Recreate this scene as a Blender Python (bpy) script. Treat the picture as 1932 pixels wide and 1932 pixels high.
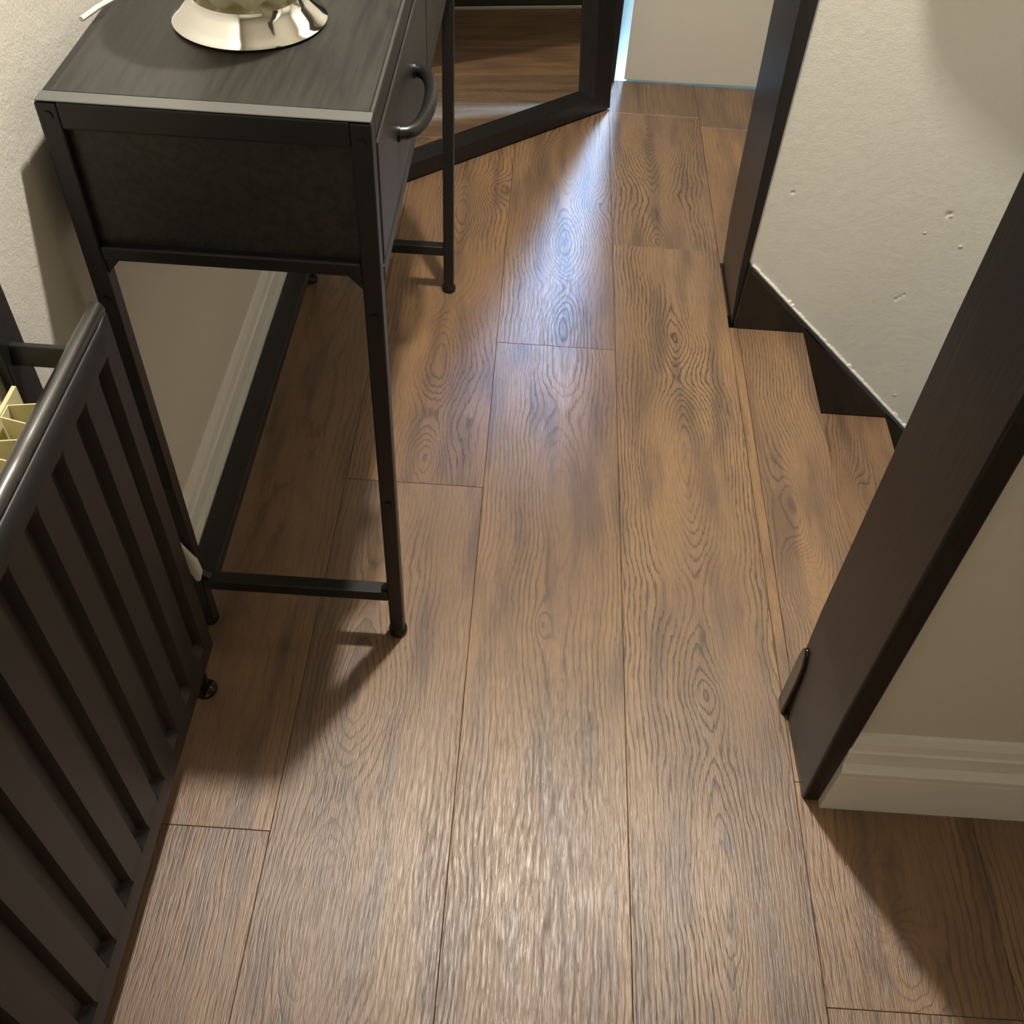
import bpy, bmesh, math, random
from mathutils import Vector, Matrix

random.seed(7)
SC = bpy.context.scene
for o in list(bpy.data.objects):
    bpy.data.objects.remove(o, do_unlink=True)
COL = SC.collection

# ------------------------------------------------------------------ camera
F_PX = 1909.39
cam_d = bpy.data.cameras.new('camera')
cam = bpy.data.objects.new('camera', cam_d)
COL.objects.link(cam)
RGT = Vector((0.99777821, 0.04957174, 0.04451162))
UPV = Vector((-0.06661446, 0.75309149, 0.65453474))
FWD = Vector((0.00107489, 0.65604561, -0.75472048))
M = Matrix((RGT, UPV, -FWD)).transposed().to_4x4()
M.translation = Vector((0, 0, 1.28))
cam.matrix_world = M
cam_d.sensor_width = 36
cam_d.sensor_fit = 'HORIZONTAL'
cam_d.lens = 36 * F_PX / 1932
cam_d.clip_start = 0.02
SC.camera = cam

# ------------------------------------------------------------------ world, lights, exposure
w = bpy.data.worlds.new('world')
SC.world = w
w.use_nodes = True
w.node_tree.nodes['Background'].inputs[0].default_value = (0.55, 0.8, 1.0, 1)
w.node_tree.nodes['Background'].inputs[1].default_value = 0.6


def light(name, kind, loc, energy, color, **kw):
    d = bpy.data.lights.new(name, kind)
    d.energy = energy
    d.color = color
    for k, v in kw.items():
        setattr(d, k, v)
    o = bpy.data.objects.new(name, d)
    COL.objects.link(o)
    o.location = loc
    return o


LAMP = Vector((0.06, 1.25, 2.10))
light('ceiling_bulb', 'POINT', LAMP, 142, (1.0, 0.94, 0.85), shadow_soft_size=0.035)
# daylight outside the ajar door at the end of the passage
day = light('daylight', 'AREA', (0.287, 3.10, 1.50), 15, (0.27, 0.52, 1.0), shape='RECTANGLE', size=0.065, size_y=0.45, spread=math.radians(44))
day.rotation_euler = (Vector((.13, 2.22, 0)) - day.location).to_track_quat('-Z', 'Y').to_euler()
SC.view_settings.view_transform = 'Standard'
SC.view_settings.look = 'None'
SC.view_settings.gamma = 1
SC.view_settings.use_curve_mapping = False
SC.view_settings.exposure = 0.0


# ------------------------------------------------------------------ node helpers
def srgb(r, g, b):
    def c(v):
        v /= 255
        return v / 12.92 if v <= .04045 else ((v + .055) / 1.055) ** 2.4
    return (c(r), c(g), c(b), 1)


class NT:
    def __init__(self, name):
        self.m = bpy.data.materials.new(name)
        self.m.use_nodes = True
        self.t = self.m.node_tree
        self.b = self.t.nodes['Principled BSDF']

    def n(self, ty, **kw):
        x = self.t.nodes.new(ty)
        for k, v in kw.items():
            setattr(x, k, v)
        return x

    def link(self, a, b):
        self.t.links.new(a, b)

    def val(self, sock, v):
        if hasattr(v, 'is_output') or isinstance(v, bpy.types.NodeSocket):
            self.link(v, sock)
        else:
            sock.default_value = v

    def math(self, op, a, b=None, c=None, clamp=False):
        x = self.n('ShaderNodeMath', operation=op, use_clamp=clamp)
        self.val(x.inputs[0], a)
        if b is not None:
            self.val(x.inputs[1], b)
        if c is not None:
            self.val(x.inputs[2], c)
        return x.outputs[0]

    def noise(self, vec, scale, detail=2, rough=.5, dist=0, dim='3D'):
        x = self.n('ShaderNodeTexNoise', noise_dimensions=dim)
        self.link(vec, x.inputs['Vector'])
        x.inputs['Scale'].default_value = scale
        x.inputs['Detail'].default_value = detail
        x.inputs['Roughness'].default_value = rough
        x.inputs['Distortion'].default_value = dist
        return x.outputs['Fac']

    def mapr(self, v, a, b, c, d, smooth=True):
        x = self.n('ShaderNodeMapRange', interpolation_type='SMOOTHSTEP' if smooth else 'LINEAR')
        self.val(x.inputs['Value'], v)
        for nm, q in (('From Min', a), ('From Max', b), ('To Min', c), ('To Max', d)):
            x.inputs[nm].default_value = q
        return x.outputs['Result']

    def mix(self, f, a, b, blend='MIX'):
        x = self.n('ShaderNodeMix', data_type='RGBA', blend_type=blend)
        self.val(x.inputs[0], f)
        self.val(x.inputs[6], a)
        self.val(x.inputs[7], b)
        return x.outputs[2]

    def comb(self, x, y, z):
        c = self.n('ShaderNodeCombineXYZ')
        self.val(c.inputs[0], x)
        self.val(c.inputs[1], y)
        self.val(c.inputs[2], z)
        return c.outputs[0]

    def bump(self, h, strength, dist):
        x = self.n('ShaderNodeBump')
        x.inputs['Strength'].default_value = strength
        x.inputs['Distance'].default_value = dist
        self.link(h, x.inputs['Height'])
        self.link(x.outputs[0], self.b.inputs['Normal'])

    def pos(self):
        g = self.n('ShaderNodeNewGeometry')
        s = self.n('ShaderNodeSeparateXYZ')
        self.link(g.outputs['Position'], s.inputs[0])
        return s.outputs[0], s.outputs[1], s.outputs[2], g.outputs['Position']


def simple(name, col, rough=.5, metal=0, noise=None, spec=.5, coat=0):
    k = NT(name)
    k.b.inputs['Base Color'].default_value = col
    k.b.inputs['Roughness'].default_value = rough
    k.b.inputs['Metallic'].default_value = metal
    k.b.inputs['Specular IOR Level'].default_value = spec
    k.b.inputs['Coat Weight'].default_value = coat
    if noise:
        sc, st, dist, var = noise
        x, y, z, p = k.pos()
        f = k.noise(p, sc, 3)
        c2 = tuple(c * var for c in col[:3]) + (1,)
        k.link(k.mix(f, col, c2), k.b.inputs['Base Color'])
        k.bump(f, st, dist)
    return k.m


SEED = [0]


def wood(name, xc, k, c, bumps=(), tint=(1, 1, 1), warp=1.0, line=1.0, n1=1.0, smudge=()):
    """oak print: contour lines of a ring field F(x, y); bumps = (amplitude, x0, sx or None, y0, sy)
    smudge = dark mineral streaks and knots (strength, x0, sx, y0, sy)"""
    SEED[0] += 1
    sd = SEED[0] * 3.7
    q = NT(name)
    x, y, z, p = q.pos()

    def gauss(x0, sx, y0, sy, xx, yy):
        e = q.math('MULTIPLY', q.math('SUBTRACT', yy, y0), 1 / sy)
        e = q.math('MULTIPLY', e, e)
        if sx:
            ex = q.math('MULTIPLY', q.math('SUBTRACT', xx, x0), 1 / sx)
            e = q.math('ADD', e, q.math('MULTIPLY', ex, ex))
        return q.math('POWER', 2.71828, q.math('MULTIPLY', e, -1))

    def nz(fx, fy, off, det=2, rough=.5):
        return q.noise(q.comb(q.math('MULTIPLY', x, fx), q.math('MULTIPLY', y, fy), q.math('ADD', q.math('MULTIPLY', z, 2), sd + off)), 1.0, det, rough)
    nlo = nz(7, 2.0, 0)
    nmid = nz(34, 9, 5, 3, .6)
    nfine = nz(560, 24, 9, 2, .6)
    npore = nz(760, 40, 13, 2, .7)
    # wander of the pith line along the board
    xw = q.math('ADD', x, q.math('MULTIPLY', q.math('SUBTRACT', nz(3, 5, 41), .5), .035))
    kd = q.math('MULTIPLY', q.math('SUBTRACT', xw, xc), k)
    Fv = q.math('SQRT', q.math('ADD', q.math('MULTIPLY', kd, kd), c * c))
    for (A, x0, sx, y0, sy) in bumps:
        Fv = q.math('ADD', Fv, q.math('MULTIPLY', gauss(x0, sx, y0, sy, x, y), A))
    Fv = q.math('ADD', Fv, q.math('MULTIPLY', q.math('SUBTRACT', nlo, .5), 5.0 * n1))
    Fv = q.math('ADD', Fv, q.math('MULTIPLY', q.math('SUBTRACT', nmid, .5), 1.5 * warp))
    Fv = q.math('ADD', Fv, q.math('MULTIPLY', q.math('SUBTRACT', nfine, .5), .50 * warp))
    t = q.math('FRACT', Fv)
    up = q.mapr(t, .45, .90, 0, 1)
    dn = q.mapr(t, .90, 1.0, 1, 0)
    ring = q.math('MULTIPLY', q.math('POWER', up, 1.6), dn)
    fade = q.mapr(nz(14, 3.0, 21), .36, .62, .25, 1)
    ring = q.math('MULTIPLY', ring, q.math('MULTIPLY', fade, line))
    porem = q.mapr(npore, .55, .72, 0, 1)
    streak = q.mapr(nfine, .40, .68, 0, 1)
    T = lambda cc: (cc[0] * tint[0], cc[1] * tint[1], cc[2] * tint[2], 1)
    a = T(srgb(150, 119, 85))
    b = T(srgb(128, 101, 74))
    d = T(srgb(101, 80, 64))
    dark = T(srgb(68, 52, 41))
    base = q.mix(q.mapr(nlo, .3, .7, 0, 1), a, b)
    patch = nz(26, 4.0, 31)
    base = q.mix(q.mapr(patch, .42, .72, 0, .85), base, d)
    base = q.mix(q.math('MULTIPLY', streak, .34), base, d)
    base = q.mix(q.math('MULTIPLY', porem, .40), base, dark)
    base = q.mix(q.math('MULTIPLY', ring, .84, clamp=True), base, dark)
    for (A, x0, sx, y0, sy) in smudge:
        g = q.math('MULTIPLY', gauss(x0, sx, y0, sy, x, y), q.mapr(nmid, .35, .6, .3, 1))
        base = q.mix(q.math('MULTIPLY', g, A, clamp=True), base, srgb(52, 42, 36))
    q.link(base, q.b.inputs['Base Color'])
    rg = q.math('ADD', .38, q.math('MULTIPLY', q.math('ADD', streak, ring), .09))
    q.link(rg, q.b.inputs['Roughness'])
    q.b.inputs['Specular IOR Level'].default_value = .8
    h = q.math('SUBTRACT', 1.0, q.math('ADD', q.math('MULTIPLY', ring, .8), q.math('ADD', q.math('MULTIPLY', porem, .6), q.math('MULTIPLY', streak, .5))))
    q.bump(h, .27, .0012)
    return q.m


# ------------------------------------------------------------------ mesh helpers
def add_box(bm, lo, hi, bev=0.0, seg=1):
    r = bmesh.ops.create_cube(bm, size=1)
    vs = r['verts']
    for v in vs:
        v.co = Vector([lo[i] + (v.co[i] + .5) * (hi[i] - lo[i]) for i in range(3)])
    if bev > 0:
        es = list({e for v in vs for e in v.link_edges})
        bmesh.ops.bevel(bm, geom=es, offset=bev, segments=seg, affect='EDGES', profile=.5)


def add_tube(bm, pts, rad, n=12, caps=True, rads=None):
    pts = [Vector(p) for p in pts]
    rings = []
    prev = None
    for i, p in enumerate(pts):
        a = pts[max(i - 1, 0)]
        b = pts[min(i + 1, len(pts) - 1)]
        d = (b - a).normalized()
        if prev is None:
            ref = Vector((0, 0, 1)) if abs(d.z) < .9 else Vector((1, 0, 0))
            s = d.cross(ref).normalized()
        else:
            s = (prev - d * prev.dot(d)).normalized()
        prev = s
        t = d.cross(s)
        rr = rads[i] if rads else rad
        rings.append([bm.verts.new(p + (s * math.cos(2 * math.pi * j / n) + t * math.sin(2 * math.pi * j / n)) * rr) for j in range(n)])
    for i in range(len(rings) - 1):
        for j in range(n):
            bm.faces.new((rings[i][j], rings[i][(j + 1) % n], rings[i + 1][(j + 1) % n], rings[i + 1][j]))
    if caps:
        bm.faces.new(rings[0][::-1])
        bm.faces.new(rings[-1])


def add_lathe(bm, prof, cx, cy, n=48, wob=None):
    rings = []
    for (r, z) in prof:
        ring = []
        for j in range(n):
            a = 2 * math.pi * j / n
            rr, zz = (r, z) if wob is None else wob(r, z, a)
            ring.append(bm.verts.new((cx + rr * math.cos(a), cy + rr * math.sin(a), zz)))
        rings.append(ring)
    for i in range(len(rings) - 1):
        for j in range(n):
            bm.faces.new((rings[i][j], rings[i][(j + 1) % n], rings[i + 1][(j + 1) % n], rings[i + 1][j]))
    return rings


def add_prism(bm, poly, axis, a, b):
    """extrude a 2D polygon along axis 0/1/2 from a to b; poly gives the other two coordinates in order"""
    def P(q, t):
        l = [q[0], q[1]]
        l.insert(axis, t)
        return l
    v0 = [bm.verts.new(P(q, a)) for q in poly]
    v1 = [bm.verts.new(P(q, b)) for q in poly]
    n = len(poly)
    bm.faces.new(v0)
    bm.faces.new(v1[::-1])
    for i in range(n):
        bm.faces.new((v0[i], v1[i], v1[(i + 1) % n], v0[(i + 1) % n]))


def obj(name, bm, m, parent=None, smooth=False):
    bmesh.ops.recalc_face_normals(bm, faces=bm.faces[:])
    me = bpy.data.meshes.new(name)
    bm.to_mesh(me)
    bm.free()
    if smooth:
        for p in me.polygons:
            p.use_smooth = True
        try:
            me.set_sharp_from_angle(angle=math.radians(smooth if smooth is not True else 40))
        except Exception:
            pass
    o = bpy.data.objects.new(name, me)
    COL.objects.link(o)
    if m:
        me.materials.append(m)
    if parent:
        o.parent = parent
        o.matrix_parent_inverse = Matrix.Translation(-Vector(parent.location))
    return o


def box(name, lo, hi, m, parent=None, bev=0.0, seg=1):
    bm = bmesh.new()
    add_box(bm, lo, hi, bev, seg)
    return obj(name, bm, m, parent)


def struct(o):
    o['kind'] = 'structure'
    return o


def thing(name, label, cat, loc, group=None):
    o = bpy.data.objects.new(name, None)
    COL.objects.link(o)
    o.location = loc
    o.empty_display_size = .05
    return tag(o, label, cat, group)


def tag(o, label, cat, group=None):
    o['label'] = label
    o['category'] = cat
    if group:
        o['group'] = group
    return o


# ------------------------------------------------------------------ plain materials
def wall_mat(name, col, dents=()):
    k = NT(name)
    x, y, z, p = k.pos()
    f = k.noise(p, 60, 3, .6)
    f2 = k.noise(p, 420, 2, .6)
    f3 = k.noise(p, 3, 2)
    c2 = tuple(c * .93 for c in col[:3]) + (1,)
    k.link(k.mix(f3, col, c2), k.b.inputs['Base Color'])
    k.b.inputs['Roughness'].default_value = .62
    h = k.math('ADD', k.math('MULTIPLY', f, .6), k.math('MULTIPLY', f2, .35))
    for (dx, dz, r, a) in dents:
        e = k.math('ADD', k.math('POWER', k.math('SUBTRACT', x, dx), 2), k.math('POWER', k.math('SUBTRACT', z, dz), 2))
        g = k.math('POWER', 2.71828, k.math('MULTIPLY', e, -1 / (r * r)))
        h = k.math('ADD', h, k.math('MULTIPLY', g, a))
    k.bump(h, .8, .0018)
    return k.m


CREAM = wall_mat('wall_paint_cream', srgb(218, 213, 200))
CREAMS = wall_mat('wall_paint_stair', srgb(220, 217, 206), ((.761, .277, .0055, -2.2), (.766, .273, .003, 1.6), (.808, .211, .003, 2.0), (.728, .084, .004, -1.2),
                                                          (.734, .090, .0035, -1.0), (.740, .096, .003, -1.0), (.808, -.164, .003, 1.6), (.732, .235, .002, 2), (.47, .30, .003, -1.6)))
CEIL = simple('ceiling_paint', srgb(232, 229, 220), .8)
WHITE = simple('white_gloss_paint', srgb(236, 234, 226), .38, noise=(25, .1, .001, .95))
DOORW = simple('door_paint', srgb(206, 200, 184), .5, noise=(30, .15, .001, .97))


def black_wood():
    k = NT('black_painted_wood')
    x, y, z, p = k.pos()
    v = k.comb(k.math('MULTIPLY', x, 200), k.math('MULTIPLY', y, 200), k.math('MULTIPLY', z, 7))
    f = k.noise(v, 1, 3, .6)
    k.link(k.mix(k.mapr(f, .45, .7, 0, 1), srgb(23, 22, 21), srgb(34, 33, 32)), k.b.inputs['Base Color'])
    k.b.inputs['Roughness'].default_value = .32
    k.bump(f, .25, .0008)
    return k.m


BLACKP = black_wood()
METAL = simple('black_powder_coat', srgb(27, 27, 26), .40, noise=(700, .15, .0004, .85))
GLOSSB = simple('black_gloss_enamel', srgb(20, 18, 17), .16, noise=(60, .05, .0004, .8), coat=.3)
PANELB = simple('black_radiator_paint', srgb(17, 15, 14), .46, noise=(30, .15, .0008, .85))
CHROME = simple('chrome', (.86, .85, .82, 1), .06, 1.0)
RIM = simple('black_rim_gloss', srgb(74, 72, 68), .27, .7, spec=1.0, noise=(70, .1, .0006, .8), coat=1.0)
RIM.node_tree.nodes['Principled BSDF'].inputs['Coat Roughness'].default_value = .28
HANDM = simple('black_handle_enamel', srgb(22, 22, 22), .34)
PIPEM = simple('dark_pipe', srgb(30, 24, 20), .2, .3)
PLASTW = simple('white_plastic', srgb(225, 222, 212), .35)
FINM = simple('cream_fin_enamel', srgb(214, 205, 160), .45)
GLASSC = simple('cream_glass', srgb(224, 218, 186), .18, noise=(18, .1, .001, .9))
GLASSC.node_tree.nodes['Principled BSDF'].inputs['Transmission Weight'].default_value = .25
MIRR = simple('mirror_glass', (.62, .62, .60, 1), .01, 1.0)
STONE = simple('doorstep_stone', (.70, .84, .80, 1), .8)


def black_ash():
    k = NT('black_ash_laminate')
    x, y, z, p = k.pos()
    v = k.comb(k.math('MULTIPLY', x, 120), k.math('MULTIPLY', y, 9), k.math('MULTIPLY', z, 120))
    f = k.noise(v, 1, 3, .6, .6)
    k.link(k.mix(k.mapr(f, .35, .7, 0, 1), srgb(48, 46, 41), srgb(32, 31, 28)), k.b.inputs['Base Color'])
    k.b.inputs['Roughness'].default_value = .40
    k.bump(f, .35, .0008)
    return k.m


ASH = black_ash()

# ------------------------------------------------------------------ the setting
WL = -0.475
bm = bmesh.new()
add_box(bm, (WL, -.9, -.05), (.415, 2.75, -.0125))
add_box(bm, (.415, -.9, -.05), (1.4, .70, -.0125))
add_box(bm, (.405, .60, -.05), (.44, .80, -.0125))
add_box(bm, (.415, 1.70, -.05), (1.10, 2.75, -.0125))
floor = struct(obj('floor', bm, simple('subfloor', srgb(84, 66, 50), .8)))

SEAM = [-.52, -.285, -.05, .183, .415, .65, .885, 1.12, 1.41]
GAP = .0003


def plank(x0, x1, y0, y1, mat):
    b_ = bmesh.new()
    add_box(b_, (x0 + GAP, y0 + GAP, -.0125), (x1 - GAP, y1 - GAP, 0), .0006)
    return obj('plank', b_, mat, floor)


# column 0, beside the radiator and under the table
C0 = SEAM[0] + .047
plank(C0, SEAM[1], -.9, .536, wood('oak_a', -.75, 150, 1, ((1.5, -.33, .03, .47, .1),), (.98, .97, 1.0), line=.9))
plank(C0, SEAM[1], .536, 1.80, wood('oak_b', -.40, 80, 2, ((4, -.40, .05, 1.2, .35),), (.97, .95, .93), line=.6))
plank(C0, SEAM[1], 1.80, 2.67, wood('oak_c', -.40, 80, 2, (), (.98, .96, .93), line=.6))
# column 1
plank(SEAM[1], SEAM[2], -.9, 1.164, wood('oak_d', -.205, 125, 2.0, ((2.5, -.2, .06, .28, .08), (-3, -.215, .05, .44, .09), (2.5, -.2, .05, .60, .08), (-2, -.2, .06, .75, .1), (2.5, -.2, .06, .95, .12)),
                                        (.97, .98, 1.04), line=.8, smudge=((.5, -.207, .012, .475, .02), (.4, -.20, .01, .60, .05))))
plank(SEAM[1], SEAM[2], 1.164, 2.40, wood('oak_e', -.150, 110, 1.2, ((-3, -.16, .03, 1.23, .05), (2.5, -.12, .05, 1.34, .08), (-3, -.17, .05, 1.46, .09), (3, -.15, .06, 1.66, .06),
                                                                     (-4, -.16, .05, 2.0, .10), (4, -.09, .05, 2.10, .06)), (1.04, .98, .90), warp=1.3))
plank(SEAM[1], SEAM[2], 2.40, 2.67, wood('oak_f', -.2, 90, 3))
# column 2
plank(SEAM[2], SEAM[3], -.9, 1.55, wood('oak_g', .085, 135, 4, ((3, .085, .05, 1.36, .09), (-2.5, .085, .04, 1.14, .12), (-2.0, .06, .012, .89, .03), (2, .05, .04, .6, .12)),
                                       (1.0, .99, .97), line=.85, n1=.7))
plank(SEAM[2], SEAM[3], 1.55, 2.67, wood('oak_h', .080, 110, 1.2, ((-4.0, .085, .06, 1.905, .085), (2.5, .08, .06, 1.74, .05), (-2.2, .08, .04, 1.60, .08), (3, .14, .05, 2.06, .06),
                                                                   (-4, .08, .06, 2.22, .09), (3, .08, .06, 2.40, .08)), (1.0, .97, .92), warp=1.2, smudge=((.6, .155, .006, 2.065, .006),)))
# column 3, the big cathedral board
CATH = ((3.4, .303, .075, .96, .11), (-5.0, .303, .070, 1.27, .15), (-1.6, .305, .03, .785, .030), (1.2, .303, .05, .695, .035), (-2.6, .305, .055, .50, .12), (-1.6, .312, .014, .47, .07),
        (-2.4, .31, .04, 1.61, .06), (2.6, .303, .06, 1.47, .06))
SM = ((.85, .303, .005, .88, .05), (.8, .316, .007, .565, .028), (.75, .312, .006, .46, .03), (.7, .305, .005, .385, .03), (.9, .297, .006, 1.605, .007), (.5, .297, .008, 1.52, .02), (.35, .330, .02, 1.41, .02))
plank(SEAM[3], SEAM[4], -.9, 1.905, wood('oak_i', .303, 125, 1.0, CATH, (1.01, 1.0, .97), line=1.2, n1=.35, warp=1.2, smudge=SM))
CATH2 = tuple((A, x0 - .02, sx, y0 + 1.145, sy) for (A, x0, sx, y0, sy) in CATH[:3]) + ((-4, .29, .06, 2.42, .08),)
plank(SEAM[3], SEAM[4], 1.905, 2.495, wood('oak_j', .283, 115, 1.0, CATH2, (.96, .95, .95), line=1.15, n1=.35, warp=1.2, smudge=((.7, .287, .006, 2.02, .05),)))
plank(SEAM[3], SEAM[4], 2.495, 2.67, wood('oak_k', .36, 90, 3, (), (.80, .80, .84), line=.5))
# column 4: far recess, and the landing on the near right
plank(SEAM[4], SEAM[5], 1.865, 2.449, wood('oak_l', .7, 90, 3, (), (1.05, .98, .91), line=.35))
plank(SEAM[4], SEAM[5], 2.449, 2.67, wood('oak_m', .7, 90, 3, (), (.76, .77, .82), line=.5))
plank(SEAM[5], SEAM[6], 1.865, 2.67, wood('oak_x', .8, 90, 3))
plank(SEAM[6], 1.09, 1.865, 2.67, wood('oak_y', .9, 90, 3))
OAKN = wood('oak_n', .54, 95, 2, ((5, .53, .03, .42, .06), (-4, .50, .03, .50, .05)), (1.03, .99, .95), line=.8, smudge=((.6, .535, .008, .425, .012),))
plank(SEAM[4], SEAM[5], .365, .655, OAKN)
plank(SEAM[4], .435, .655, .7855, OAKN)
plank(SEAM[4], SEAM[5], -.9, .365, wood('oak_o', .46, 100, 3))
plank(SEAM[5], SEAM[6], -.9, .655, wood('oak_p', .9, 100, 3))
plank(SEAM[6], SEAM[7], -.9, .655, wood('oak_q', 1.0, 100, 3))
plank(SEAM[7], SEAM[8] - .01, -.9, .655, wood('oak_r', 1.3, 100, 3))

CZ = 2.30
struct(box('wall_left', (WL - .1, -.9, -.05), (WL, 2.67, CZ), CREAM))
struct(box('ceiling', (WL - .1, -1.0, CZ), (2.0, 2.8, CZ + .08), CEIL))
struct(box('wall_behind', (WL - .1, -1.0, -.05), (1.5, -.9, CZ), CREAM))
struct(box('wall_far_right', (1.4, -.9, -.05), (1.5, .785, CZ), CREAM))
# near right wall: ends in a black post, faces the camera
bm = bmesh.new()
add_box(bm, (.436, .640, -1.7), (1.4, .785, CZ))
struct(obj('wall_right', bm, CREAM))
# stairwell far wall
struct(box('wall_stair', (.424, 1.66, -1.7), (2.0, 1.86, CZ), CREAMS))
struct(box('wall_stair_end', (1.95, .785, -1.7), (2.05, 1.66, CZ), CREAM))
# added unseen block above the picture, shaped to cast the stair wall's soft shadow
bm = bmesh.new()
poly = [(.398, CZ), (.398, 1.165), (.413, 1.12), (.437, 1.08), (.47, 1.05), (.52, 1.014), (.577, .977), (1.9, .117), (1.9, CZ)]
add_prism(bm, poly, 1, 1.515, 1.654)
struct(obj('added_shadow_block', bm, CREAM, smooth=True))
# end of passage
struct(box('wall_end', (WL - .1, 2.67, -.05), (.145, 2.80, CZ), CREAM))
bm = bmesh.new()
add_box(bm, (.952, 2.672, -.05), (1.20, 2.80, CZ))
add_box(bm, (.145, 2.70, 2.02), (.94, 2.80, CZ))
add_box(bm, (1.09, 1.86, -.05), (1.2, 2.80, CZ))
struct(obj('wall_passage', bm, CREAM))
struct(box('trim_1', (.145, 2.655, -.02), (.199, 2.735, 2.04), BLACKP, bev=.003))

# ajar end door
bm = bmesh.new()
v = [bm.verts.new(c) for c in ((.2250, 2.672, .0025), (.42, 2.672, .003), (.95, 2.672, .0145), (.95, 2.672, 2.0), (.2250, 2.672, 2.0))]
v2 = [bm.verts.new((q.co.x + (.014 if q.co.x < .3 else 0), 2.704, q.co.z)) for q in v]
bm.faces.new(v)
bm.faces.new(v2[::-1])
for i in range(5):
    bm.faces.new((v[i], v2[i], v2[(i + 1) % 5], v[(i + 1) % 5]))
d1 = obj('door_1', bm, DOORW)
bmd = d1.modifiers.new('bev', 'BEVEL')
bmd.width = .0015
struct(d1)
# dark door in the recess on the right, seen in the mirror
d2 = struct(box('door_2', (1.045, 1.865, .012), (1.085, 2.665, 2.0), simple('charcoal_door', srgb(52, 52, 48), .4), bev=.002))
box('door_sill', (1.036, 1.865, 0), (1.045, 2.66, .012), simple('pale_sill', srgb(190, 182, 160), .4), d2, bev=.003)
# outside step
struct(box('floor_outside', (-.5, 2.80, -.10), (1.8, 5.2, -.012), STONE))
struct(box('floor_threshold', (.145, 2.672, -.06), (.94, 2.80, -.006), STONE))


# baseboards: moulded profile
def bprof(front, back, s):
    """(depth, z) list; depth runs from wall (back) to front"""
    t = front - back
    pr = [(0, 0), (1, 0), (1, .088), (.97, .094), (1.0, .098), (1.0, .103), (.86, .108), (.66, .116), (.60, .130), (.60, .141), (.46, .143), (.46, .146), (.40, .158), (.20, .169), (0, .172)]
    return [(back + t * d, z) for d, z in pr]


bm = bmesh.new()
add_prism(bm, bprof(WL + .019, WL, 1), 1, -.9, 2.66)
struct(obj('baseboard_left', bm, WHITE))
bm = bmesh.new()
add_prism(bm, bprof(.619, .640, 1), 0, .444, 1.4)
struct(obj('baseboard_right', bm, WHITE))

# black posts of the stair opening
bm = bmesh.new()
lv = [(-.02, .421, .448), (.22, .413, .446), (.70, .408, .438), (CZ, .408, .438)]
rings = [[bm.verts.new(c) for c in ((a + .002, .630, z), (b, .630, z), (b + .02, .785, z), (a - .0035, .785, z))] for z, a, b in lv]
for i in range(3):
    for j in range(4):
        bm.faces.new((rings[i][j], rings[i][(j + 1) % 4], rings[i + 1][(j + 1) % 4], rings[i + 1][j]))
bm.faces.new(rings[0][::-1])
bm.faces.new(rings[-1])
post = obj('trim_2', bm, BLACKP)
m_ = post.modifiers.new('bev', 'BEVEL')
m_.width = .003
m_.segments = 2
struct(post)
# rounded skirting stub on its stair-side edge
bm = bmesh.new()
poly = [(.760, .0), (.7875, .0), (.7875, .120), (.785, .136), (.780, .145), (.774, .147), (.768, .141), (.762, .122), (.760, .09)]
add_prism(bm, poly, 0, .4085, .421)
st = obj('skirting_stub', bm, GLOSSB, post)
m_ = st.modifiers.new('bev', 'BEVEL')
m_.width = .003
m_.segments = 3

bm = bmesh.new()
lv = [(-.02, .4215), (.12, .411), (.63, .397), (CZ, .397)]
rings = [[bm.verts.new(c) for c in ((a, 1.655, z), (.4245, 1.655, z), (.4245, 1.858, z), (a, 1.858, z))] for z, a in lv]
for i in range(3):
    for j in range(4):
        bm.faces.new((rings[i][j], rings[i][(j + 1) % 4], rings[i + 1][(j + 1) % 4], rings[i + 1][j]))
bm.faces.new(rings[0][::-1])
bm.faces.new(rings[-1])
post2 = obj('trim_3', bm, BLACKP)
m_ = post2.modifiers.new('bev', 'BEVEL')
m_.width = .002
m_.segments = 2
struct(post2)

# stringer board
SL = -.924
zt = lambda x: .150 + SL * (x - .424)
bm = bmesh.new()
poly = [(.4235, -.02), (.4235, zt(.424) + .002), (.434, zt(.434)), (1.9, zt(1.9)), (1.9, -1.65), (.60, -1.65)]
add_prism(bm, poly, 1, 1.645, 1.662)
stg = obj('trim_4', bm, GLOSSB)
m_ = stg.modifiers.new('bev', 'BEVEL')
m_.width = .003
m_.segments = 2
struct(stg)
# capping bead along the slope
bm = bmesh.new()
u0 = Vector((1, 0, SL)).normalized()
nn = Vector((-SL, 0, 1)).normalized()
pts = []
for i in range(60):
    x = .432 + i * (1.3 / 59)
    pts.append(Vector((x, 1.648, zt(x))) - nn * .004)
add_tube(bm, pts, .0048, 8)
obj('bead', bm, GLOSSB, stg, smooth=True)
# ragged pale paint line where wall meets stringer
bm = bmesh.new()
prev = None
for i in range(150):
    x = .431 + i * (.62 / 149)
    wd = .0022 + .0022 * random.random() + (.003 if random.random() > .93 else 0)
    b0 = Vector((x, 1.6585, zt(x))) + nn * (.0005 - .001 * random.random())
    t0 = b0 + nn * wd
    cur = (bm.verts.new((b0.x, 1.655, b0.z)), bm.verts.new((t0.x, 1.658, t0.z)), bm.verts.new((t0.x, 1.6605, t0.z)))
    if prev:
        bm.faces.new((prev[0], cur[0], cur[1], prev[1]))
        bm.faces.new((prev[1], cur[1], cur[2], prev[2]))
    prev = cur
obj('paint_edge', bm, simple('ragged_white_paint', srgb(232, 228, 215), .5), stg)

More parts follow.
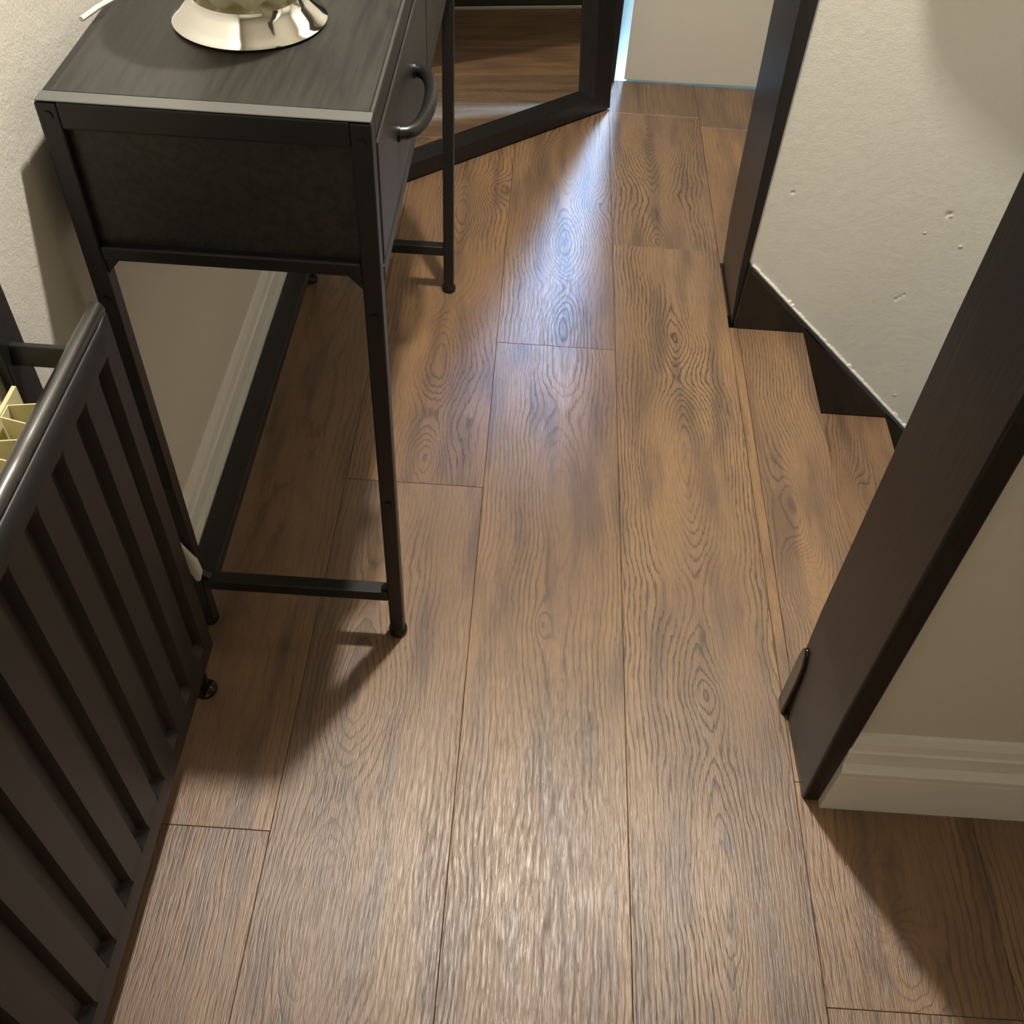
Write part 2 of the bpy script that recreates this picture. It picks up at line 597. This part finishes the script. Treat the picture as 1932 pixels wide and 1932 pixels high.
# staircase
stair = thing('staircase', 'oak-clad steps going down between the black posts on the right', 'staircase', (.43, 1.22, -.02))
WS = [wood('oak_s', .60, 150, 3, ((8, .49, .03, 1.16, .12), (-5, .485, .02, 1.02, .06)), (.95, .92, .88)), wood('oak_t', .66, 150, 3, ((6, .70, .03, 1.4, .1),), (.92, .88, .86)),
      wood('oak_u', 1.0, 150, 3), wood('oak_v', 1.2, 150, 3)]
Y0, Y1 = .786, 1.6445
GO, RI = .236, .215
box('landing_strip', (.4153, Y0, -.0125), (.4325, Y1, .0004), wood('oak_w', .30, 60, 3, (), (1.10, 1.05, .96), line=.5), stair, bev=.0012)
for i in range(5):
    z = -i * RI
    xr = .566 + i * GO
    xl = .433 if i == 0 else xr - GO - .016
    bm = bmesh.new()
    add_box(bm, (xl, Y0, z - .022), (xr, Y1, z), .002, 2)
    obj('tread', bm, WS[min(i, 3)], stair)
    box('riser', (xr - .026, Y0, z - RI), (xr - .014, Y1, z - .022), WS[(i + 1) % 4], stair)
struct(box('floor_below', (.42, .785, -1.75), (2.0, 1.86, -1.62), simple('lower_floor', srgb(90, 70, 50), .6)))

# ------------------------------------------------------------------ standing mirror across the far left corner
A = Vector((.185, 2.507, .0035))
U = Vector((-.75724852, -.65312685, 0))
Nm = Vector((.65312685, -.75724852, 0))
WM, HM, TH = .70, 1.70, .034
LEAN = math.radians(5)
mir = thing('floor_mirror', 'tall mirror in a black wooden frame leaning behind the console table', 'mirror', A + U * WM / 2)


def MP(u_, d_, z_):
    c_, s_ = math.cos(LEAN), math.sin(LEAN)
    return A + U * u_ + Nm * (d_ * c_ - z_ * s_) + Vector((0, 0, z_ * c_ + d_ * s_))


def mprism(name, quad_uz, d0, d1, mat):
    b_ = bmesh.new()
    f0 = [b_.verts.new(MP(u_, d0, z_)) for u_, z_ in quad_uz]
    f1 = [b_.verts.new(MP(u_, d1, z_)) for u_, z_ in quad_uz]
    n = len(f0)
    b_.faces.new(f0)
    b_.faces.new(f1[::-1])
    for i in range(n):
        b_.faces.new((f0[i], f1[i], f1[(i + 1) % n], f0[(i + 1) % n]))
    return obj(name, b_, mat, mir)


def mframe(name, outer, inner):
    """frame member with a sloping inner chamfer: outer/inner are (u0,z0),(u1,z1) lines"""
    b_ = bmesh.new()
    (o0, o1), (i0, i1) = outer, inner
    P = lambda q, d: MP(q[0], d, q[1])
    mid0 = (o0[0] + (i0[0] - o0[0]) * .62, o0[1] + (i0[1] - o0[1]) * .62)
    mid1 = (o1[0] + (i1[0] - o1[0]) * .62, o1[1] + (i1[1] - o1[1]) * .62)
    A_ = [P(o0, -TH), P(o0, 0), P(mid0, 0), P(i0, -.018), P(i0, -TH)]
    B_ = [P(o1, -TH), P(o1, 0), P(mid1, 0), P(i1, -.018), P(i1, -TH)]
    va = [b_.verts.new(c) for c in A_]
    vb = [b_.verts.new(c) for c in B_]
    b_.faces.new(va)
    b_.faces.new(vb[::-1])
    for i in range(5):
        b_.faces.new((va[i], vb[i], vb[(i + 1) % 5], va[(i + 1) % 5]))
    return obj(name, b_, BLACKP, mir)


o_ = [(0, .002), (WM, .002), (WM, HM), (0, HM)]
i_ = [(.088, .060), (WM - .088, .060), (WM - .088, HM - .06), (.088, HM - .06)]
for k, nm in enumerate(('bottom_rail', 'stile', 'top_rail', 'stile')):
    mframe(nm, (o_[k], o_[(k + 1) % 4]), (i_[k], i_[(k + 1) % 4]))
mprism('mirror_glass', [(.08, .05), (WM - .08, .05), (WM - .08, HM - .05), (.08, HM - .05)], -.026, -.021, MIRR)
mprism('backing_board', [(.02, .02), (WM - .02, .02), (WM - .02, HM - .02), (.02, HM - .02)], -TH - .004, -TH + .004, PLASTW)

# ------------------------------------------------------------------ console table
tab = thing('console_table', 'black metal and wood-effect console table with two drawers against the left wall', 'table', (-.30, 1.29, 0))
XL, XR, YN, YF, ZT = -.452, -.148, .850, 1.716, .818
LW = .020


def leg(x0, y0):
    b_ = bmesh.new()
    add_box(b_, (x0, y0, .012), (x0 + LW, y0 + LW, ZT - .001), .0018, 2)
    l_ = obj('leg', b_, METAL, tab)
    cx, cy = x0 + LW / 2, y0 + LW / 2
    b2 = bmesh.new()
    rg = add_lathe(b2, [(.0105, 0), (.0135, .002), (.0140, .006), (.0135, .011), (.0105, .015), (.0095, .022)], cx, cy, 20)
    b2.faces.new(rg[0][::-1])
    b2.faces.new(rg[-1])
    obj('foot', b2, simple('foot_rubber', srgb(18, 17, 16), .4) if 'foot_rubber' not in bpy.data.materials else bpy.data.materials['foot_rubber'], l_, smooth=True)
    for zz in (.30, .60):
        b3 = bmesh.new()
        add_tube(b3, [(cx, y0 + .001, zz), (cx, y0 - .0015, zz)], .0045, 10)
        obj('bolt', b3, METAL, l_)
    return l_


for x0 in (XL, XR - LW):
    for y0 in (YN, YF - LW):
        leg(x0, y0)
# end frames: top rail, lower rail, recessed dark panel, bottom brace
for y0, s in ((YN, 1), (YF - LW, -1)):
    box('end_rail', (XL + LW, y0, ZT - .026), (XR - LW, y0 + LW, ZT), METAL, tab, .0018, 2)
    box('end_rail', (XL + LW, y0, .650), (XR - LW, y0 + LW, .666), METAL, tab, .0018, 2)
    yy = y0 + .010 if s > 0 else y0 + .004
    box('end_panel', (XL + LW - .002, yy, .664), (XR - LW + .002, yy + .006, ZT - .024), ASH, tab)
    box('brace', (XL + LW, y0, .088), (XR - LW, y0 + LW, .108), METAL, tab, .0018, 2)
# gusset corners on the near end
for (gx, gs) in ((XL + LW, 1), (XR - LW, -1)):
    bm = bmesh.new()
    poly = [(gx, .652), (gx + gs * .018, .652), (gx, .632)]
    add_prism(bm, poly, 1, YN + .004, YN + .014)
    obj('gusset', bm, METAL, tab)
    bm = bmesh.new()
    poly = [(gx, .106), (gx + gs * .012, .106), (gx, .118)]
    add_prism(bm, poly, 1, YN + .004, YN + .014)
    obj('gusset', bm, METAL, tab)
# long rails
box('back_rail', (XL, YN + LW, .086), (XL + .035, YF - LW, .106), METAL, tab, .0018, 2)
box('back_rail', (XL, YN + LW, .650), (XL + LW, YF - LW, .670), METAL, tab, .0018, 2)
box('top_rail', (XR - LW, YN + LW, ZT - .026), (XR, YF - LW, ZT), METAL, tab, .0018, 2)
box('top_rail', (XL, YN + LW, ZT - .026), (XL + LW, YF - LW, ZT), METAL, tab, .0018, 2)
box('front_rail', (XR - LW, YN + LW, .634), (XR + .001, YF - LW, .652), METAL, tab, .0018, 2)
box('back_panel', (XL + .006, YN + LW, .664), (XL + .012, YF - LW, ZT - .024), ASH, tab)
box('bottom_panel', (XL + LW, YN + LW, .652), (XR - LW, YF - LW, .660), ASH, tab)
box('table_top', (XL + .009, YN + .0190, ZT - .010), (XR - .004, YF - .010, ZT + .0012), ASH, tab, .001)
box('edge_strip', (XL + .001, YN + .0005, ZT), (XR - .0005, YN + .0185, ZT + .0014), simple('grey_edge_strip', srgb(92, 92, 88), .35), tab, .0006)
box('edge_strip', (XR - .0035, YN + .0190, ZT), (XR - .0005, YF - .001, ZT + .0014), simple('grey_side_strip', srgb(66, 66, 63), .35), tab, .0005)
for y0, y1 in ((YN + LW + .003, 1.286), (1.297, YF - LW - .003)):
    dr = box('drawer', (XR - .016, y0, .657), (XR + .001, y1, ZT - .030), ASH, tab, .0015, 1)
    yc = (y0 + y1) / 2
    bm = bmesh.new()
    pts, rads = [], []
    for i in range(17):
        a = math.pi * i / 16
        pts.append((XR + .001 + .027 * math.sin(a) ** .75, yc - .072 * math.cos(a), .724))
        rads.append(.0078)
    add_tube(bm, pts, .0062, 14, True, rads)
    obj('handle', bm, HANDM, dr, smooth=True)
    for sgn in (-1, 1):
        bm = bmesh.new()
        add_tube(bm, [(XR, yc + sgn * .072, .724), (XR + .004, yc + sgn * .072, .724)], .0092, 16)
        obj('handle_rose', bm, HANDM, dr, smooth=True)
for (sx, sz) in ((XL + .010, ZT - .013), (XR - .010, ZT - .020)):
    bm = bmesh.new()
    add_tube(bm, [(sx, YN + .001, sz), (sx, YN - .0015, sz)], .0045, 12)
    obj('screw', bm, METAL, tab, smooth=True)

# ------------------------------------------------------------------ table lamp
LX, LY, LZ = -.298, 1.042, ZT + .0012
lamp = thing('table_lamp', 'lamp with a flared chrome base and cream glass bowl standing on the console table', 'lamp', (LX, LY, LZ))
bm = bmesh.new()
prof = [(.0, .0), (.072, 0), (.0770, .0012), (.0780, .003), (.0765, .0045), (.0735, .0065), (.0690, .0105), (.0645, .0148), (.0600, .0192), (.0560, .0235), (.0555, .0255), (.0550, .027), (.050, .0275), (0, .0275)]
add_lathe(bm, [(r, LZ + z) for r, z in prof], LX, LY, 72)
obj('base', bm, CHROME, lamp, smooth=55)
bm = bmesh.new()


def scal(r, z, a):
    k = max(0, min(1, (z - LZ - .0275) / .03))
    return r * (1 + .03 * math.cos(10 * a) * (1 - k * .6)), z - .004 * math.cos(10 * a) * (1 - k)


prof = [(.030, .027), (.044, .028), (.056, .036), (.068, .052), (.079, .080), (.084, .125), (.080, .155), (.066, .178), (.045, .19), (.03, .195), (.0, .195)]
add_lathe(bm, [(r, LZ + z) for r, z in prof], LX, LY, 80, scal)
obj('glass_bowl', bm, GLASSC, lamp, smooth=True)
bm = bmesh.new()
add_lathe(bm, [(0, LZ + .194), (.026, LZ + .194), (.026, LZ + .215), (.012, LZ + .222), (0, LZ + .222)], LX, LY, 32)
obj('collar', bm, CHROME, lamp, smooth=True)
bm = bmesh.new()
ctl = [Vector(c) for c in ((LX - .02, LY + .060, LZ + .0040), (-.36, 1.118, LZ + .0035), (-.405, 1.100, LZ + .0035), (-.434, 1.068, LZ + .0045), (-.447, 1.040, LZ + .005), (-.4560, 1.020, LZ + .003), (-.4590, 1.008, LZ + .003))]
pts = []
for i in range(len(ctl) - 1):
    p0, p1, p2, p3 = ctl[max(i - 1, 0)], ctl[i], ctl[i + 1], ctl[min(i + 2, len(ctl) - 1)]
    for j in range(6):
        t = j / 6
        pts.append(.5 * (2 * p1 + (p2 - p0) * t + (2 * p0 - 5 * p1 + 4 * p2 - p3) * t * t + (3 * p1 - p0 - 3 * p2 + p3) * t ** 3))
pts.append(ctl[-1])
add_tube(bm, pts, .0027, 8)
obj('cord', bm, PLASTW, lamp, smooth=True)

# ------------------------------------------------------------------ panel radiator
XRd = -.396
YE, YB, Z0, Z1 = .752, -.55, .102, .672
rad = thing('panel_radiator', 'black painted ribbed panel radiator on the left wall beside the console table', 'radiator', (-.41, .1, 0))
# front sheet with pressed grooves: build as height field across y/z columns
bm = bmesh.new()
PIT, GW, GD = .0628, .0320, .0105
tops = .622
bots = .150
cent = [.708 - i * PIT for i in range(21)]
ys = set([YE, YB, YE - .006, YE - .002])
prof_off = [(-.5, 0), (-.40, .72), (-.32, 1), (.32, 1), (.40, .72), (.5, 0)]
for c_ in cent:
    for k_, _ in prof_off:
        ys.add(round(c_ + k_ * GW, 5))
ys = sorted(ys)
zs = [Z0, Z0 + .004, bots - .016, bots - .0128, bots - .005, bots, bots + .006, bots + .0125, bots + .02, .25, .38, .5, tops - .02, tops - .0125, tops - .006, tops, tops + .005, tops + .0128, tops + .016, Z1 - .006]


def gdepth(y, z):
    best = 0
    for c_ in cent:
        dy = abs(y - c_)
        if dy > GW * .51:
            continue
        zc = min(max(z, bots), tops)
        dd = math.hypot(dy, z - zc) / GW
        if dd >= .5:
            v_ = 0
        elif dd <= .32:
            v_ = 1
        elif dd <= .40:
            v_ = 1 - (dd - .32) / .08 * .28
        else:
            v_ = .72 * (1 - (dd - .40) / .10)
        best = max(best, v_)
    return best


grid = []
for z in zs:
    row = []
    for y in ys:
        x = XRd - GD * gdepth(y, z)
        if y > YE - .003:
            x -= .006
        if z < Z0 + .002:
            x -= .004
        row.append(bm.verts.new((x, y, z)))
    grid.append(row)
for i in range(len(zs) - 1):
    for j in range(len(ys) - 1):
        bm.faces.new((grid[i][j], grid[i][j + 1], grid[i + 1][j + 1], grid[i + 1][j]))
pan = obj('front_panel', bm, PANELB, rad, smooth=35)
md = pan.modifiers.new('sol', 'SOLIDIFY')
md.thickness = .004
md.offset = -1
# rounded rim along the top
bm = bmesh.new()
R = .0080
pts = []
nseg = 90
for i in range(nseg + 1):
    t = i / nseg
    y = YE + (YB - YE) * t
    wob = (math.sin(i * 2.3) + math.sin(i * 5.1)) * .00035 if .44 < y < .62 else 0
    pts.append((XRd - R + .001 + wob, y, Z1 - R * .55 + wob))
add_tube(bm, pts, R, 20)
obj('top_rim', bm, RIM, rad, smooth=True)
# rolled edge down the end
bm = bmesh.new()
add_tube(bm, [(XRd - .007, YE - .002, Z0 + .01), (XRd - .007, YE - .002, Z1 - .012)], .0065, 12)
obj('end_edge', bm, PANELB, rad, smooth=True)
# cream convector fins behind the sheet: one zigzag strip, a run of trapezoids
bm = bmesh.new()
FT, FBt = .648, .16
fx0, fx1 = XRd - .016, XRd - .054
y = .655
path = []
while y > YB + .1:
    path += [(fx0, y), (fx0, y - .013), (fx1, y - .020), (fx1, y - .036)]
    y -= .045
for i in range(len(path) - 1):
    a, b = path[i], path[i + 1]
    q = [bm.verts.new((a[0], a[1], FBt)), bm.verts.new((b[0], b[1], FBt)), bm.verts.new((b[0], b[1], FT)), bm.verts.new((a[0], a[1], FT))]
    bm.faces.new(q)
bmesh.ops.remove_doubles(bm, verts=bm.verts[:], dist=.0001)
fin = obj('convector_fin', bm, FINM, rad)
md = fin.modifiers.new('sol', 'SOLIDIFY')
md.thickness = .0016
fin['label'] = 'cream zigzag convector fins'
# black bracket on the wall and strap to the sheet
box('wall_bracket', (WL + .001, .676, .20), (WL + .012, .716, .72), METAL, rad, .001)
box('strap', (WL + .010, .690, .644), (XRd - .012, .697, .668), METAL, rad, .001)
bs = box('back_sheet', (WL + .014, YB + .1, .16), (WL + .018, .668, .640), FINM, rad)
# valve, pipe and floor collar at the far lower corner
bm = bmesh.new()
add_tube(bm, [(-.418, .728, .14), (-.418, .742, .128), (-.419, .742, .11)], .0095, 14)
add_tube(bm, [(-.419, .742, .118), (-.419, .742, .082)], .0125, 6)
obj('valve', bm, PIPEM, rad, smooth=30)
bm = bmesh.new()
add_tube(bm, [(-.419, .742, .09), (-.419, .738, .0)], .0068, 14)
obj('pipe', bm, PIPEM, rad, smooth=True)
bm = bmesh.new()
rg = add_lathe(bm, [(.0165, 0), (.0165, .002), (.0145, .006), (.010, .0085), (.0075, .0095)], -.419, .738, 24)
obj('pipe_collar', bm, PIPEM, rad, smooth=50)

# white lead dangling between radiator and table leg
bm = bmesh.new()
pts = [(-.447, .838, .235), (-.445, .842, .205), (-.441, .846, .180), (-.437, .849, .155), (-.436, .850, .130), (-.437, .850, .112)]
add_tube(bm, pts, .003, 12, True, [.0018, .0022, .004, .0075, .0085, .004])
tag(obj('power_lead', bm, PLASTW, None, smooth=True), 'small white plug lead hanging between the radiator and the table leg', 'cable')

# ------------------------------------------------------------------ ceiling lamp holder above the picture
cl = thing('ceiling_lamp', 'pendant lamp holder hanging from the ceiling above the passage', 'lamp', (LAMP.x, LAMP.y, CZ))
bm = bmesh.new()
add_lathe(bm, [(0, CZ), (.045, CZ), (.042, CZ - .018), (.008, CZ - .028), (0, CZ - .028)], LAMP.x, LAMP.y, 32)
obj('ceiling_rose', bm, PLASTW, cl, smooth=True)
bm = bmesh.new()
add_tube(bm, [(LAMP.x, LAMP.y, CZ - .025), (LAMP.x, LAMP.y, LAMP.z + .09)], .004, 10)
obj('flex', bm, PLASTW, cl)
bm = bmesh.new()
add_lathe(bm, [(0, LAMP.z + .095), (.014, LAMP.z + .09), (.018, LAMP.z + .06), (.016, LAMP.z + .042), (0, LAMP.z + .042)], LAMP.x, LAMP.y, 24)
obj('bulb_holder', bm, PLASTW, cl, smooth=True)
bm = bmesh.new()
add_lathe(bm, [(.019, LAMP.z + .075), (.030, LAMP.z + .070), (.085, LAMP.z + .02), (.140, LAMP.z - .036), (.142, LAMP.z - .036), (.088, LAMP.z + .023), (.032, LAMP.z + .074), (.019, LAMP.z + .078)], LAMP.x, LAMP.y, 40)
obj('bounce_cut_shade', bm, simple('dark_added_shade', srgb(40, 38, 36), .5), cl, smooth=True)  # unseen shade added to block upward light and reduce ceiling bounce
